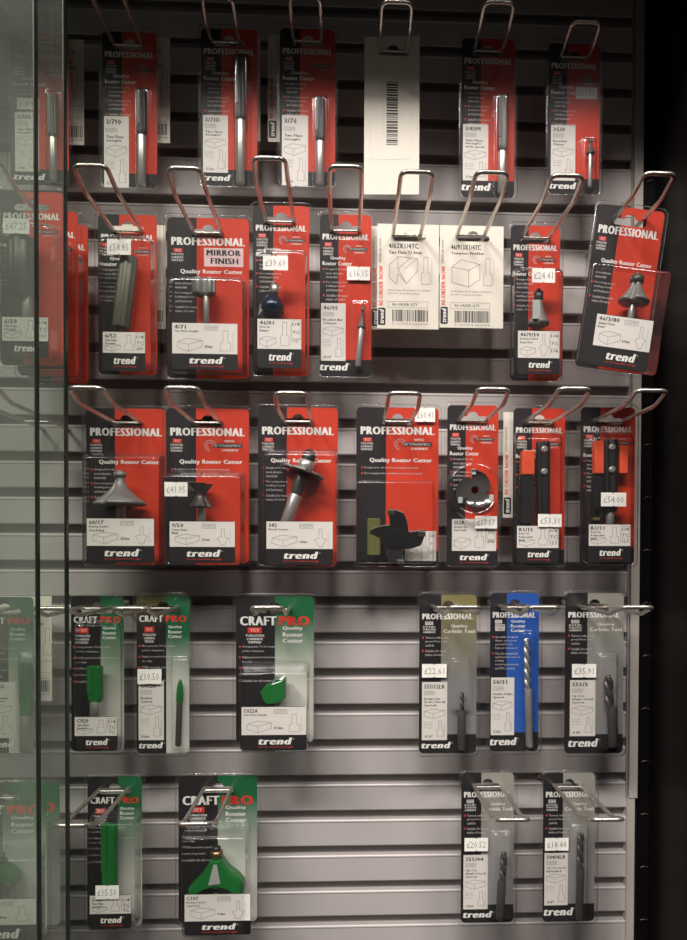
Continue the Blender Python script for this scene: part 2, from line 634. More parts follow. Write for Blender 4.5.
def make_bit(root, kind, hd, sh, y, tilt=0.0, hm='dark_steel', sm='chrome', extra=None):
    """hd, sh: (x0, z0, x1, z1) of head and shank, local mm"""
    hx, hw = (hd[0] + hd[2]) / 2, (hd[2] - hd[0]) / 2
    z0, z1 = hd[1], hd[3]
    T = Matrix.Identity(4)
    if tilt:
        px_, pz = hx, (z0 + z1) / 2
        T = Matrix.Translation((px_, y, pz)) @ Matrix.Rotation(math.radians(tilt), 4, 'Y') @ Matrix.Translation((-px_, -y, -pz))
    h, s, b = MB(), MB(), MB()
    h.M = s.M = b.M = T
    if sh:
        sx, sw = (sh[0] + sh[2]) / 2, (sh[2] - sh[0]) / 2
        a0, a1 = sh[1], sh[3]
        s.lathe(sx, y, [(a0, sw * .8), (a0 + 1, sw), (a1 - .5, sw), (a1, sw * .96)], sm)
    nz = 22
    if kind == 'straight':
        h.lathe(hx, y, [(z0, hw * .75), (z0 + 2, hw * .9)] + [(lerp(z0 + 3, z1 - 1, k / nz), hw) for k in range(nz + 1)] + [(z1, hw * .9)], hm, notch=(2, .55, .55, 0.006, 2.2))
        h.box(hx - hw * .95, hx - hw * .35, y - hw * .62, y - hw * .2, z0 + (z1 - z0) * .25, z1 - .5, hm if hm == 'green' else 'dark_steel')
    elif kind == 'spiral':
        L = z1 - z0
        h.lathe(hx, y, [(z0, hw)] + [(lerp(z0 + 1, z1 - 1, k / 40), hw * (1 if k < 37 else .9)) for k in range(41)] + [(z1, hw * .5)], hm, notch=(2, .5, .5, 0.32 * 6 / max(hw * 2, 2), 0))
    elif kind == 'tube':
        h.lathe(hx, y, [(z0, hw * .92), (z0 + 1, hw), (z1 - 2, hw), (z1, hw * .85)], hm, notch=(9, .12, .4, 0, 0))
        h.lathe(hx, y, [(z0 - 1, hw * .5), (z0 + 1, hw * .7)], 'dark_steel')
    elif kind == 'bullet':
        L = z1 - z0
        h.lathe(hx, y, [(z0, hw * .8), (z0 + 2, hw)] + [(z0 + L * (.3 + .7 * math.sin(k / 10 * math.pi / 2)), hw * max(.08, math.cos(k / 10 * math.pi / 2))) for k in range(11)], hm, notch=(2, .3, .3, 0, 1.4))
    elif kind == 'wide':
        h.lathe(hx, y, [(z0, hw * .55), (z0 + 2, hw * .97), (z0 + 3, hw), (z1 - 1, hw), (z1, hw * .96)], hm, notch=(2, .5, .3, 0, 1.9), sy=.75)
        h.box(hx + hw * .25, hx + hw * .99, y - hw * .42, y - hw * .1, z0 + 3, z1 - 1, hm)
    elif kind == 'cove':      # concave flare with bearing on top
        L = z1 - z0
        pr = [(z0, hw * .8), (z0 + L * .03, hw), (z0 + L * .1, hw)] + [(z0 + L * (.1 + .9 * t), hw * (.18 + .82 * (1 - math.sin(t * math.pi / 2)) ** 1.1)) for t in [k / 12 for k in range(1, 13)]]
        h.lathe(hx, y, pr, hm, notch=(2, .35, .22, 0, 2.6))
        b.lathe(hx, y, [(z1, hw * .19), (z1 + .5, hw * .24), (z1 + L * .17, hw * .24), (z1 + L * .18, hw * .12), (z1 + L * .24, hw * .1)], 'tool_grey')
    elif kind == 'roundover':
        L = z1 - z0
        pr = [(z0, hw * .55), (z0 + L * .06, hw * .96), (z0 + L * .16, hw), (z0 + L * .24, hw * .86)] + [(z0 + L * (.24 + .76 * t), hw * (.34 + .52 * (1 - t) ** 1.6)) for t in [k / 10 for k in range(1, 11)]]
        h.lathe(hx, y, pr, hm, notch=(2, .4, .2, 0, 2.4))
        if extra == 'white_face':
            h.box(hx - hw * .75, hx - hw * .1, y - hw * .8, y - hw * .55, z0 + L * .2, z1 - L * .1, 'carbide')
        b.lathe(hx, y, [(z1, hw * .36), (z1 + .4, hw * .43), (z1 + L * .3, hw * .43), (z1 + L * .32, hw * .22), (z1 + L * .42, hw * .2)], 'dark_steel' if extra != 'brass' else 'brass')
    elif kind == 'bead':      # hourglass
        L = z1 - z0
        pr = [(z0 + L * t, hw * (.42 + .58 * abs(2 * t - 1) ** 1.3)) for t in [k / 16 for k in range(17)]]
        h.lathe(hx, y, pr, hm, notch=(2, .4, .3, 0, 1.0))
        h.box(hx - hw * 1.0, hx - hw * .3, y - hw * .5, y - hw * .2, z1 - L * .35, z1 + L * .1, hm, 1)
    elif kind == 'corner':    # dark two-wing cutter with bearing on top
        L = z1 - z0
        pr = [(z0, hw * .5), (z0 + L * .12, hw * .7), (z0 + L * .3, hw * 1.0), (z0 + L * .55, hw * .95), (z0 + L * .8, hw * .6), (z1, hw * .35)]
        h.lathe(hx, y, pr, hm, notch=(2, .5, .4, 0.02, 2.6))
        h.add([(hx - hw * 1.05, y - 2, z0 + 2), (hx - hw * .9, y - 4, z0 + L * .5), (hx - hw * .2, y - 5, z1 - 2), (hx - hw * .5, y - 5.5, z0 + L * .4)], [(0, 1, 2, 3)], 'carbide')
        b.lathe(hx + 2, y, [(z1, 3.6), (z1 + 1, 4.2), (z1 + 8, 4.2), (z1 + 8.6, 2.5), (z1 + 10, 2.3)], 'chrome')
    elif kind == 'slotter':   # arbor with disc: head rect spans the arbor, extra=(disc z, disc r)
        dz, dr = extra
        h.lathe(hx, y, [(z0, hw * .8), (z0 + 7, hw), (dz - 7, hw), (dz - 1.5, hw * .8)], 'dark_steel')
        h.lathe(hx, y, [(dz - 1.2, dr * .86), (dz - 1, dr * .9), (dz + 1, dr * .9), (dz + 1.2, dr * .86)], 'tool_grey', notch=(3, .3, .18, 0, .4))
        for k in range(3):
            a = k * 2 * math.pi / 3 + 2.9
            h.box(hx + dr * .95 * math.cos(a) - 3, hx + dr * .95 * math.cos(a) + 3, y + dr * .95 * math.sin(a) - 2.5, y + dr * .95 * math.sin(a) + 2.5, dz - 1.8, dz + 1.8, 'dark_steel', .6)
        b.lathe(hx, y, [(dz + 1.4, 7.2), (dz + 2, 7.8), (dz + 11, 7.8), (dz + 11.6, 6)], 'chrome')
        h.lathe(hx, y, [(dz + 11, 6.6), (dz + 19, 6.6), (dz + 21, 4.5), (z1 - 4, 4.2), (z1 - 3, 3), (z1, 2.6)], 'blackened')
    elif kind == 'panel':     # raised panel wing cutter
        L = z1 - z0
        out = [(-1, .04), (-.93, 0), (-.5, .2), (0, .3), (.5, .2), (.92, 0), (1, .12), (1.0, .36), (.85, .5), (.55, .66), (.34, .84), (.2, 1), (-.2, 1), (-.32, .8), (-.5, .58), (-.78, .36), (-1, .2)]
        f = [(hx + u * hw, z0 + L * v) for u, v in out]
        i = [(hx + u * hw * .88, z0 + L * (.06 + v * .9)) for u, v in out]
        h.loft([(i, y + 12), (f, y + 7), (f, y - 5), (i, y - 9)], hm, True, True)
        h.lathe(hx, y, [(z0 + L * .25, hw * .3), (z0 + L * .6, hw * .34), (z1 - 1, hw * .22)], hm)
        h.add([(hx - hw * .24, y - 9.6, z0 + L * .36), (hx + hw * .2, y - 9.6, z0 + L * .4), (hx + hw * .07, y - 9.6, z0 + L * .92), (hx - hw * .05, y - 9.6, z0 + L * .92)], [(0, 1, 2, 3)], 'carbide')
        b.lathe(hx, y, [(z1, 5), (z1 + .5, 6.2), (z1 + 7, 6.2), (z1 + 7.4, 4.2)], 'brass')
        b.lathe(hx, y, [(z1 + 7.4, 4.2), (z1 + 11, 3.8), (z1 + 11.5, 2)], 'blackened')
    elif kind == 'hinge':     # short wide two wing head seen from below-left
        L = z1 - z0
        out = [(-1, .45), (-.75, .12), (-.5, 0), (.4, .05), (.98, .22), (1, .95), (.1, 1), (-.1, .8), (-.3, .72), (-.6, .7)]
        f = [(hx + u * hw, z0 + L * v) for u, v in out]
        h.loft([([(a, c) for a, c in f], y + 8), (f, y - 7), ([(lerp(hx, a, .92), lerp((z0 + z1) / 2, c, .92)) for a, c in f], y - 9)], hm, True, True)
        h.add([(hx - hw * .1, y - 9.3, z1 - L * .25), (hx + hw * .25, y - 9.3, z1 + 1), (hx + hw * .98, y - 7.3, z1 + 3), (hx + hw * .7, y - 9.3, z1 - L * .12)], [(0, 1, 2, 3)], 'carbide')
    elif kind == 'wings':     # four wing grooving disc lying tilted
        r = hw
        Mx = Matrix.Translation((hx, y, (z0 + z1) / 2)) @ Matrix.Rotation(math.radians(-71), 4, 'X') @ Matrix.Rotation(math.radians(8), 4, 'Y')
        h.M = Mx
        out = []
        for k in range(4):
            a0 = k * math.pi / 2 - .35
            for da, rr in ((-.1, .5), (.0, .72), (.02, 1.0), (.3, 1.0), (.62, .93), (.85, .74), (1.1, .6), (1.3, .52)):
                out.append((r * rr * math.cos(a0 + da), r * rr * math.sin(a0 + da)))
        vs = [(p[0], p[1], -1.6) for p in out] + [(p[0], p[1], 1.6) for p in out]
        n = len(out)
        tri = tessellate_polygon([[Vector((p[0], p[1], 0)) for p in out]])
        h.add(vs, list(tri) + [(a + n, b_ + n, c + n) for a, b_, c in tri], hm)
        h.add(vs, [(k, (k + 1) % n, n + (k + 1) % n, n + k) for k in range(n)], 'tool_grey')
        for k in range(4):
            a = k * math.pi / 2 - .2
            h.box(r * .93 * math.cos(a) - 3.5, r * .93 * math.cos(a) + 3.5, r * .93 * math.sin(a) - 2.5, r * .93 * math.sin(a) + 2.5, -2.4, 2.4, 'dark_steel', .8)
        b.M = Mx
        b.lathe(0, 0, [(-3, r * .34), (3.2, r * .34), (3.4, r * .2), (3.5, r * .2)], hm)
        b.lathe(0, 0, [(3.2, r * .16), (4.6, r * .16), (4.8, r * .1)], 'redink')
        o_ = MB()
        o_.box(hx - hw * 1.02, hx - hw * .55, y + 1, y + 9, z0 + 2, z1 - 2, 'olive', 2)
        o_.build('foam_pad', root)
    elif kind == 'disc':      # three tooth disc facing the front
        r = hw
        cz = (z0 + z1) / 2
        out = []
        for k in range(3):
            a0 = 100 - 120 * k
            for j in range(15):
                t = j / 14
                a = math.radians(a0 - 104 * t)
                rr = r * (1 - .3 * t ** 1.4)
                out.append((rr * math.cos(a), rr * math.sin(a)))
            for da, rr in ((109, .56), (114, .5), (118, .58), (119.4, .8)):
                a = math.radians(a0 - da)
                out.append((r * rr * math.cos(a), r * rr * math.sin(a)))
        out = [(hx + p[0], cz + p[1]) for p in out]
        hole = [(hx + 4 * math.cos(-2 * math.pi * k / 16), cz + 4 * math.sin(-2 * math.pi * k / 16)) for k in range(16)]
        h.sheet(out, [hole], y - 1.2, y + 1.2, hm)
        for k in range(3):
            a0 = math.radians(95 + 120 * k)
            qx, qz = hx + r * .88 * math.cos(a0), cz + r * .88 * math.sin(a0)
            h.box(qx - 2.2, qx + 2.2, y - 2.6, y + 1.5, qz - 3, qz + 3, 'carbide', .6)
    elif kind == 'insert':    # replaceable tip cutter: black barrel with screws between orange foam
        h.lathe(hx, y, [(z0, hw * .7), (z0 + 1.5, hw)] + [(lerp(z0 + 3, z1 - 2, k / 10), hw) for k in range(11)] + [(z1, hw * .9)], hm, notch=(2, .35, .3, 0.006, 1.7))
        for zz in (z1 - 8, z1 - 30):
            b.M = Matrix.Translation((hx, y - hw * .72, zz)) @ Matrix.Rotation(math.radians(90), 4, 'X')
            b.lathe(0, 0, [(-1, 3.4), (1.6, 3.4), (2.2, 2.2)], 'chrome')
    nm = {'bearing': b, 'shank': s, 'cutting_head': h}
    for k, o in nm.items():
        if o.v:
            o.build('clamp_screw' if (k == 'bearing' and kind == 'insert') else k, root)


# ------------------------------------------------------------------ printing
def icons(m, x, z, y, s=1.0):
    for k, t in enumerate(('1/2', 'TC')):
        x0 = x + k * 6.6 * s
        m.poly([(x0, z), (x0 + 5.6 * s, z), (x0 + 5.6 * s, z + 4 * s), (x0, z + 4 * s)], y, 0.35, 'grey')
        m.text(t, x0 + .9 * s, x0 + 4.7 * s, z + 1 * s, z + 3.1 * s, y, 'ink' if k else 'grey', 0.01, res=1)


def hexblock(m, x0, z0, x1, z1, y):
    u = lambda a, b: (lerp(x0, x1, a), lerp(z0, z1, b))
    m.poly([u(0, .3), u(.02, .75), u(.4, 1), u(1, .85), u(1, .4), u(.45, 0)], y, 0.4, 'grey')
    m.poly([u(.02, .75), u(.45, .55), u(1, .85)], y, 0.35, 'grey', False)
    m.line(u(.45, .55), u(.45, 0), y, 0.35, 'grey')


def profile(m, x0, z0, x1, z1, y, flare=0):
    u = lambda a, b: (lerp(x0, x1, a), lerp(z0, z1, b))
    if flare:
        m.poly([u(.4, .5), u(.4, 1), u(.6, 1), u(.6, .5), u(.9, .42), u(.72, .2), u(.62, .0), u(.38, 0), u(.28, .2), u(.1, .42)], y, 0.4, 'grey')
    else:
        m.poly([u(.33, .45), u(.33, 1), u(.67, 1), u(.67, .45), u(.85, .45), u(.85, .05), u(.15, .05), u(.15, .45)], y, 0.4, 'grey')
    m.line(u(1, .05), u(1, .95), y, 0.25, 'grey')


def print_label_tall(m, x0, z0, x1, z1, y, code, lines, dim):
    W_, H_ = x1 - x0, z1 - z0
    k = H_ / 58
    m.quad(x0, z0, x1, z1, y, 'paper')
    y -= .08
    T = lambda t, a, b, top, h, mat='ink', bold=0.012, res=1: m.text(t, x0 + a * W_, x0 + b * W_, z1 - (top + h) * k, z1 - top * k, y, mat, bold, res=res)
    T(code, .09, min(.9, .09 + .12 * len(code)), 2.6, 4.0, bold=.03)
    icons(m, x0 + W_ * .09, z1 - 12.8 * k, y, .85)
    for i, l in enumerate(lines):
        T(l, .09, min(.92, .09 + .078 * len(l)), 15.5 + i * 3.4, 2.4, bold=.03)
    o = 15.5 + len(lines) * 3.4
    hexblock(m, x0 + W_ * .08, z1 - (o + 11) * k, x0 + W_ * .9, z1 - (o + 1.2) * k, y)
    profile(m, x0 + W_ * .55, z1 - 55 * k, x0 + W_ * .9, z1 - (o + 13) * k, y)
    for i, l in enumerate(('For clean', 'grooves', 'and edges')):
        T(l, .09, .42, o + 14 + i * 2.6, 1.6, 'grey', .0)
    T(dim, .12, .42, 53, 2.6, bold=.02)


def print_label_wide(m, x0, z0, x1, z1, y, code, lines, dim, flare=0):
    W_, H_ = x1 - x0, z1 - z0
    m.quad(x0, z0, x1, z1, y, 'paper')
    y -= .08
    s = min(W_ / 66, 1.0)
    T = lambda t, a, top, h, cw, mat='ink', bold=0.03, res=1: m.text(t, x0 + a, x0 + a + cw * len(t), z1 - (top + h), z1 - top, y, mat, bold, res=res)
    T(code, 2, 1.8, 3.6, 2.7)
    for i, l in enumerate(lines):
        T(l, 2, 6.6 + i * 3.2, 2.3, 1.25)
    if W_ > 50:
        icons(m, x0 + W_ * .5, z1 - 6.4, y, 1)
        hexblock(m, x0 + W_ * .08, z0 + 2, x0 + W_ * .46, z0 + H_ * .5, y)
        profile(m, x0 + W_ * .7, z0 + 2, x1 - W_ * .07, z1 - 7, y, flare)
        T(dim, W_ * .5, H_ - 8, 2.4, 1.4)
    else:
        hexblock(m, x0 + W_ * .05, z0 + 1.5, x0 + W_ * .42, z0 + H_ * .42, y)
        profile(m, x0 + W_ * .48, z0 + 2, x0 + W_ * .76, z1 - 3, y, flare)
        for i, t in enumerate(('1/4', 'TC', dim)):
            m.text(t, x1 - W_ * .2, x1 - 1.5, z1 - 6 - i * H_ * .28, z1 - 3 - i * H_ * .28, y, 'ink', .01, res=1)
        m.poly([(x1 - W_ * .22, z0 + H_ * .36), (x1 - 1, z0 + H_ * .36), (x1 - 1, z1 - 1.5), (x1 - W_ * .22, z1 - 1.5)], y, .3, 'grey')


def print_trend(m, x0, x1, z0, z1, y, tech=True):
    m.text('trend', x0, x1, z0, z1, y, 'white', .06, .22, 3)
    m.text('®', x1 + .6, x1 + 2.2, z1 - 2.0, z1 - .5, y, 'white', 0, res=1)
    if tech:
        m.text('tool technology', x0, x1 + 1, z0 - 3.4, z0 - 1.3, y, 'redink', .0, res=1)


B_PRO = [('Designed for the', 'most abrasive', 'materials'), ('For routing wood,', 'building boards', 'and laminates'), ('Suitable for most', 'makes of router')]
B_CRAFT = [('Monogranular TC for longer', 'perfect sharpness'), ('Highly ground to form maintains', 'its edge'), ('PTFE non-stick coated body',), ('Extra long shank',), ('Suitable for all routers',)]
B_CARB = [('Turned, milled and', 'ground from solid', 'carbide'), ('Suitable for most', 'makes of router')]
B_BLUE = [('Specially designed', 'flutes, precision', 'ground for the', 'highest tolerances'), ('Use for industrial', 'applications such as', 'routing', 'machining aluminium', 'and PVC sections')]


def bullets(m, W, H, top, groups, x, cw, lh, y, mat='lilac', hh=2.5):
    z = top
    for g in groups:
        m.quad(x, H - z - 2.0, x + 1.6, H - z - .2, y, 'redink')
        for l in g:
            m.text(l, x + 3.2, x + 3.2 + min(cw, 1.25) * len(l), H - z - hh, H - z, y, mat, .006, res=1)
            z += lh
        z += lh * .45


def print_card(m, kind, W, H, y, wide, extra):
    T = lambda t, a, b, top, h, mat='white', bold=.03, shear=0, res=2: m.text(t, a * W, b * W, H - top - h, H - top, y, mat, bold, shear, res)
    if kind == 'craft':
        T('CRAFT', .05, .52 if wide else .5, 20, 9 if wide else 6.4, bold=.06)
        T('PRO', .55, .95, 20, 9 if wide else 6.4, 'redink', bold=.06)
        m.quad(.15 * W, H - 36.5, .33 * W, H - 31, y, 'redink')
        T('TCT', .18, .30, 32.4, 2.8, bold=.03)
        for i, t in enumerate(('TUNGSTEN', 'CARBIDE', 'TIPPED')):
            T(t, .12 + .015 * i, .36 - .015 * i, 38 + i * 3.3, 2.3, bold=.03, res=1)
        for i, t in enumerate(('Quality', 'Router', 'Cutter')):
            T(t, .6, .86, 30 + i * 6 * (1 if wide else .75), 4.2 if wide else 3.2, bold=.03)
        bullets(m, W, H, 49, B_CRAFT, .04 * W, (.031 if not wide else .028) * W, 4.3, y)
        return
    dark = kind in ('carbide', 'blue')
    T('PROFESSIONAL', .05, .95 if wide or not dark else .93, 19, 7.8 if wide else 5.8, bold=.075)
    if dark:
        m.quad(.1 * W, H - 30.5, .24 * W, H - 27, y, 'white' if kind == 'blue' else 'lilac')
        T('STC' if kind == 'carbide' else 'HSS', .12, .22, 27.6, 2.2, 'ink', .02, res=1)
        if kind == 'blue':
            m.quad(.1 * W, H - 38, .3 * W, H - 31.3, y, 'lilac')
            T('HIGH SPEED', .12, .28, 32.2, 1.8, 'ink', .01, res=1)
            T('STEEL', .14, .26, 35, 1.8, 'ink', .01, res=1)
            for i, t in enumerate(('Quality', 'Router', 'Cutter')):
                T(t, .42, .72, 27 + i * 4.4, 3.2, bold=.03)
            bullets(m, W, H, 43, B_BLUE, .04 * W, .03 * W, 3.7, y)
        else:
            for i, t in enumerate(('SOLID', 'TUNGSTEN', 'CARBIDE')):
                T(t, .06, .28, 31.4 + i * 2.6, 1.9, bold=.02, res=1)
            T('Quality', .55, .84, 30, 3.6, bold=.03)
            T('Carbide Tool', .42, .97, 34.8, 3.6, bold=.03)
            bullets(m, W, H, 42, B_CARB, .05 * W, .026 * W, 3.8, y)
        return
    bx = .06 if not wide else .05
    bw = .2 if not wide else .15
    t0 = 27.5 if not wide else 30
    m.quad((bx + .03) * W, H - t0 - 4, (bx + .03 + bw * .72) * W, H - t0, y, 'redink')
    T('TCT', bx + .05, bx + .01 + bw * .72, t0 + .8, 2.4, bold=.03, res=1)
    for i, t in enumerate(('TUNGSTEN', 'CARBIDE', 'TIPPED')):
        T(t, bx, bx + bw, t0 + 4.8 + i * 2.9, 2.0, bold=.025, res=1)
    if extra == 'mirror':
        m.quad(.45 * W, H - 47, .93 * W, H - 29, y, 'pinkish')
        m.text('MIRROR', .48 * W, .90 * W, H - 36.5, H - 30.8, y - .08, 'ink', .055)
        m.text('FINISH', .53 * W, .87 * W, H - 44.5, H - 38.7, y - .08, 'ink', .055)
    elif extra == 'dynamic':
        cx_, cz_ = .53 * W, H - t0 - 6.2
        r_ = 5.2 if wide else 3.8
        m.poly([(cx_ + r_ * math.cos(k * math.pi / 10), cz_ + r_ * math.sin(k * math.pi / 10)) for k in range(16)], y, .5, 'lilac', False)
        m.poly([(cx_ + r_ * .6 * math.cos(k * math.pi / 8), cz_ + r_ * .6 * math.sin(k * math.pi / 8)) for k in range(12)], y, .45, 'lilac', False)
        m.quad(.57 * W, cz_ - 1.6 * r_ / 4, .92 * W, cz_ + 1.6 * r_ / 4, y - .04, 'ink')
        m.text('DYNAMIC', .585 * W, .905 * W, cz_ - .95 * r_ / 4, cz_ + 1.0 * r_ / 4, y - .08, 'lilac', .02, res=1)
        m.text('WITH', .7 * W, .82 * W, cz_ + 2.6 * r_ / 4, cz_ + 4.2 * r_ / 4, y, 'white', .02, res=1)
        m.text('CARBIDE', .66 * W, .87 * W, cz_ - 4.2 * r_ / 4, cz_ - 2.5 * r_ / 4, y, 'white', .02, res=1)
    elif extra == 'small':
        m.quad(.6 * W, H - 37, .9 * W, H - 34, y, 'ink')
        m.text('DYNAMIC', .62 * W, .88 * W, H - 36.5, H - 34.5, y - .06, 'lilac', .02, res=1)
        T('WITH', .7, .82, 31, 1.6, 'lilac', .01, res=1)
        T('CARBIDE', .66, .86, 38, 1.6, 'lilac', .01, res=1)
    if wide:
        T('Quality Router Cutter', .16, .92, 50, 5.2, bold=.05)
        bullets(m, W, H, 58.5, [('Designed to cut the most abrasive materials',), ('For routing timber, building boards & man-made',)] if extra == 'dynamic' else B_PRO, .06 * W, .018 * W, 3.9, y)
    elif False:
        pass
    else:
        T('Quality', .2, .5, 41, 3.8, bold=.05)
        T('Router Cutter', .05, .62, 46, 3.8, bold=.05)
        bullets(m, W, H, 52.5, B_PRO, .06 * W, .026 * W, 3.7, y)


# ------------------------------------------------------------------ one blister pack
def pack(label, rect, kind='pro', Yc=-0.045, card=None, extra=None, lab=None, front=None, strip=None, trend=None, code='', lines=(),
         dim='', box=None, depth=11.0, bit=None, sticker=None, rot=None, flare=0, disc=False, tab=None, title=True, slot=None, big=None):
    """rect: card on its plane; lab: label printed on the card; front + strip: label on the blister front, with its black foot"""
    tl, br = at(rect[0], rect[1], Yc), at(rect[2], rect[3], Yc)
    W, H = (br.x - tl.x) * 1000, (tl.z - br.z) * 1000
    org = Vector(((tl.x), Yc, br.z))
    if rot:
        piv = Vector((tl.x + W / 2000, Yc, tl.z - .014))
        R = Matrix.Translation(piv) @ Matrix.Rotation(rot[1], 4, 'Z') @ Matrix.Rotation(rot[0], 4, 'Y') @ Matrix.Translation(-piv)
        mw = R @ Matrix.Translation(org)
        root = empty('router_bit_pack', mw.to_translation(), mw.to_euler())
    else:
        root = empty('router_bit_pack', org)
    tag(root, label, 'router bit pack', 'blister packs hanging on the wire hooks')

    def loc(r, d):
        a, b = at(r[0], r[1], Yc - d / 1000), at(r[2], r[3], Yc - d / 1000)
        return ((a.x - org.x) * 1000, (b.z - org.z) * 1000, (b.x - org.x) * 1000, (a.z - org.z) * 1000)
    wide = W > 64 if big is None else big
    sz = H - 14
    sx = W / 2
    if slot:
        q = at(slot[0], slot[1], Yc)
        sx, sz = (q.x - org.x) * 1000, (q.z - org.z) * 1000 + .6
    hole = euro(sx, sz, min(31, W - 14))
    # card
    m = MB()
    m.sheet(rrect(0, 0, W, H, 4.5), [hole], 0, .5, card)
    if title:
        print_card(m, kind, W, H, -.12, wide, extra)
    if lab:
        a = loc(lab, 0)
        print_label_tall(m, a[0], a[1], a[2], a[3], -.2, code, lines, dim)
        t = trend or (.05, .6)
        f0 = max(0.0, a[1] - 1)
        print_trend(m, W * t[0], W * t[1], a[1] * .38, a[1] * .86, -.3, False)
    if tab:
        a = loc(tab, 0)
        print_label_wide(m, a[0], a[1], a[2], a[3], -.2, code, lines, dim, flare)
        if trend:
            print_trend(m, W * trend[0], W * trend[1], a[1] * .38, a[1] * .8, -.3)
    m.build('backing_card', root)
    # front label panel
    fy = -depth + 1.2
    if front:
        a = loc(front, depth)
        c = MB()
        sb = loc((front[0], strip, front[2], strip), depth)[1]
        c.sheet(rrect(a[0], sb, a[2], a[3], 2.2, 3), [], fy, fy + .4, 'foot')
        print_label_wide(c, a[0] + .3, a[1], a[2] - .3, a[3] - .3, fy - .1, code, lines, dim, flare)
        ww = a[2] - a[0]
        hh = a[1] - sb
        print_trend(c, a[0] + ww * .26, a[0] + ww * .78, sb + hh * .38, sb + hh * .82, fy - .15)
        c.build('front_label', root)
    # blister
    bl = MB()
    g = 3.2
    outer = rrect(-g, -g, W + g, H + g, 7, 5)
    inner = rrect(-g + 1.3, -g + 1.3, W + g - 1.3, H + g - 1.3, 6, 5)
    fr = rrect(-.4, -.4, W + .4, H + .4, 4.8, 5)
    bl.loft([(outer, 1.2), (outer, -1.2), (inner, -2.4), (fr, -1.6)], 'blister', smooth=True)
    if disc:
        dc = loc(disc, depth)
        cx_, cz_, r_ = (dc[0] + dc[2]) / 2, (dc[1] + dc[3]) / 2, (dc[2] - dc[0]) / 2
        ring = lambda r: [(cx_ + r * math.cos(2 * math.pi * k / 36), cz_ + r * math.sin(2 * math.pi * k / 36)) for k in range(36)]
        bl.sheet(fr, [hole, ring(r_ + 2)], -1.6, -1.6, 'blister')
        bl.loft([(ring(r_ + 2), -1.6), (ring(r_ + .8), -depth + 2), (ring(r_), -depth + .6), (ring(r_ - 1.6), -depth), (ring(r_ * .8), -depth), (ring(r_ * .76), -depth + 3), (ring(r_ * .1), -depth + 3)], 'blister', smooth=True)
    elif box:
        b = loc(box, depth)
        dr = 1.5
        x0, z0, x1, z1 = b
        top = 7 if front else 2.5
        lim = lambda x, z: (min(max(x, .5), W - .5), min(max(z, 1.5), H - 22))
        b0 = (*lim(x0 - dr, z0 - dr), *lim(x1 + dr, z1 + top))
        base = rrect(*b0, 4, 5)
        bl.sheet(fr, [hole, base], -1.6, -1.6, 'blister')
        rr = 4 if front else 3.0
        rings = [(base, -1.6), (rrect(lerp(b0[0], x0, .8), lerp(b0[1], z0, .8), lerp(b0[2], x1, .8), lerp(b0[3], z1, .75), rr), -depth * .8)]
        for k in range(6):
            an = math.radians(k * 18)
            ins = 3.0 * (1 - math.cos(an))
            rings.append((rrect(x0 + ins, z0 + ins, x1 - ins, z1 - ins, rr), -depth + 3.0 * (1 - math.sin(an))))
        bl.loft(rings, 'blister', smooth=True)
        bl.sheet(rings[-1][0], [], -depth, -depth, 'blister')
    else:
        bl.sheet(fr, [hole], -1.6, -1.6, 'blister')
    bl.build('clear_blister', root)
    # cutter
    if bit:
        y = -depth * .5
        hd = loc(bit['head'], depth * .5)
        sh = loc(bit['shank'], depth * .5) if bit.get('shank') else None
        ex = bit.get('extra')
        if bit['kind'] == 'slotter':
            ex = (hd[1] + (hd[3] - hd[1]) * .52, ex)
        make_bit(root, bit['kind'], hd, sh, y, bit.get('tilt', 0), bit.get('hm', 'dark_steel'), bit.get('sm', 'chrome'), ex)
        if bit.get('foam'):
            for r in bit['foam']:
                q = loc(r[:4], depth * .5)
                f = MB()
                f.box(q[0], q[2], y - 3, y + 5, q[1], q[3], r[4], 1.2)
                f.build('foam_block', root)
    if sticker:
        r, txt, d = sticker
        q = loc(r, d)
        s = MB()
        yy = -d - .3
        x0, z0, x1, z1 = q
        xm = (x0 + x1) / 2
        s.sheet([(x0, z0), (xm - 1, z0), (xm, z0 + 1), (xm + 1, z0), (x1, z0), (x1, z1), (xm + 1, z1), (xm, z1 - 1), (xm - 1, z1), (x0, z1)], [], yy, yy + .15, 'sticker')
        s.text(txt, lerp(x0, x1, .1), lerp(x0, x1, .9), lerp(z0, z1, .25), lerp(z0, z1, .72), yy - .1, 'thermal', .0, 0, 1)
        s.build('price_sticker', root)
    return root


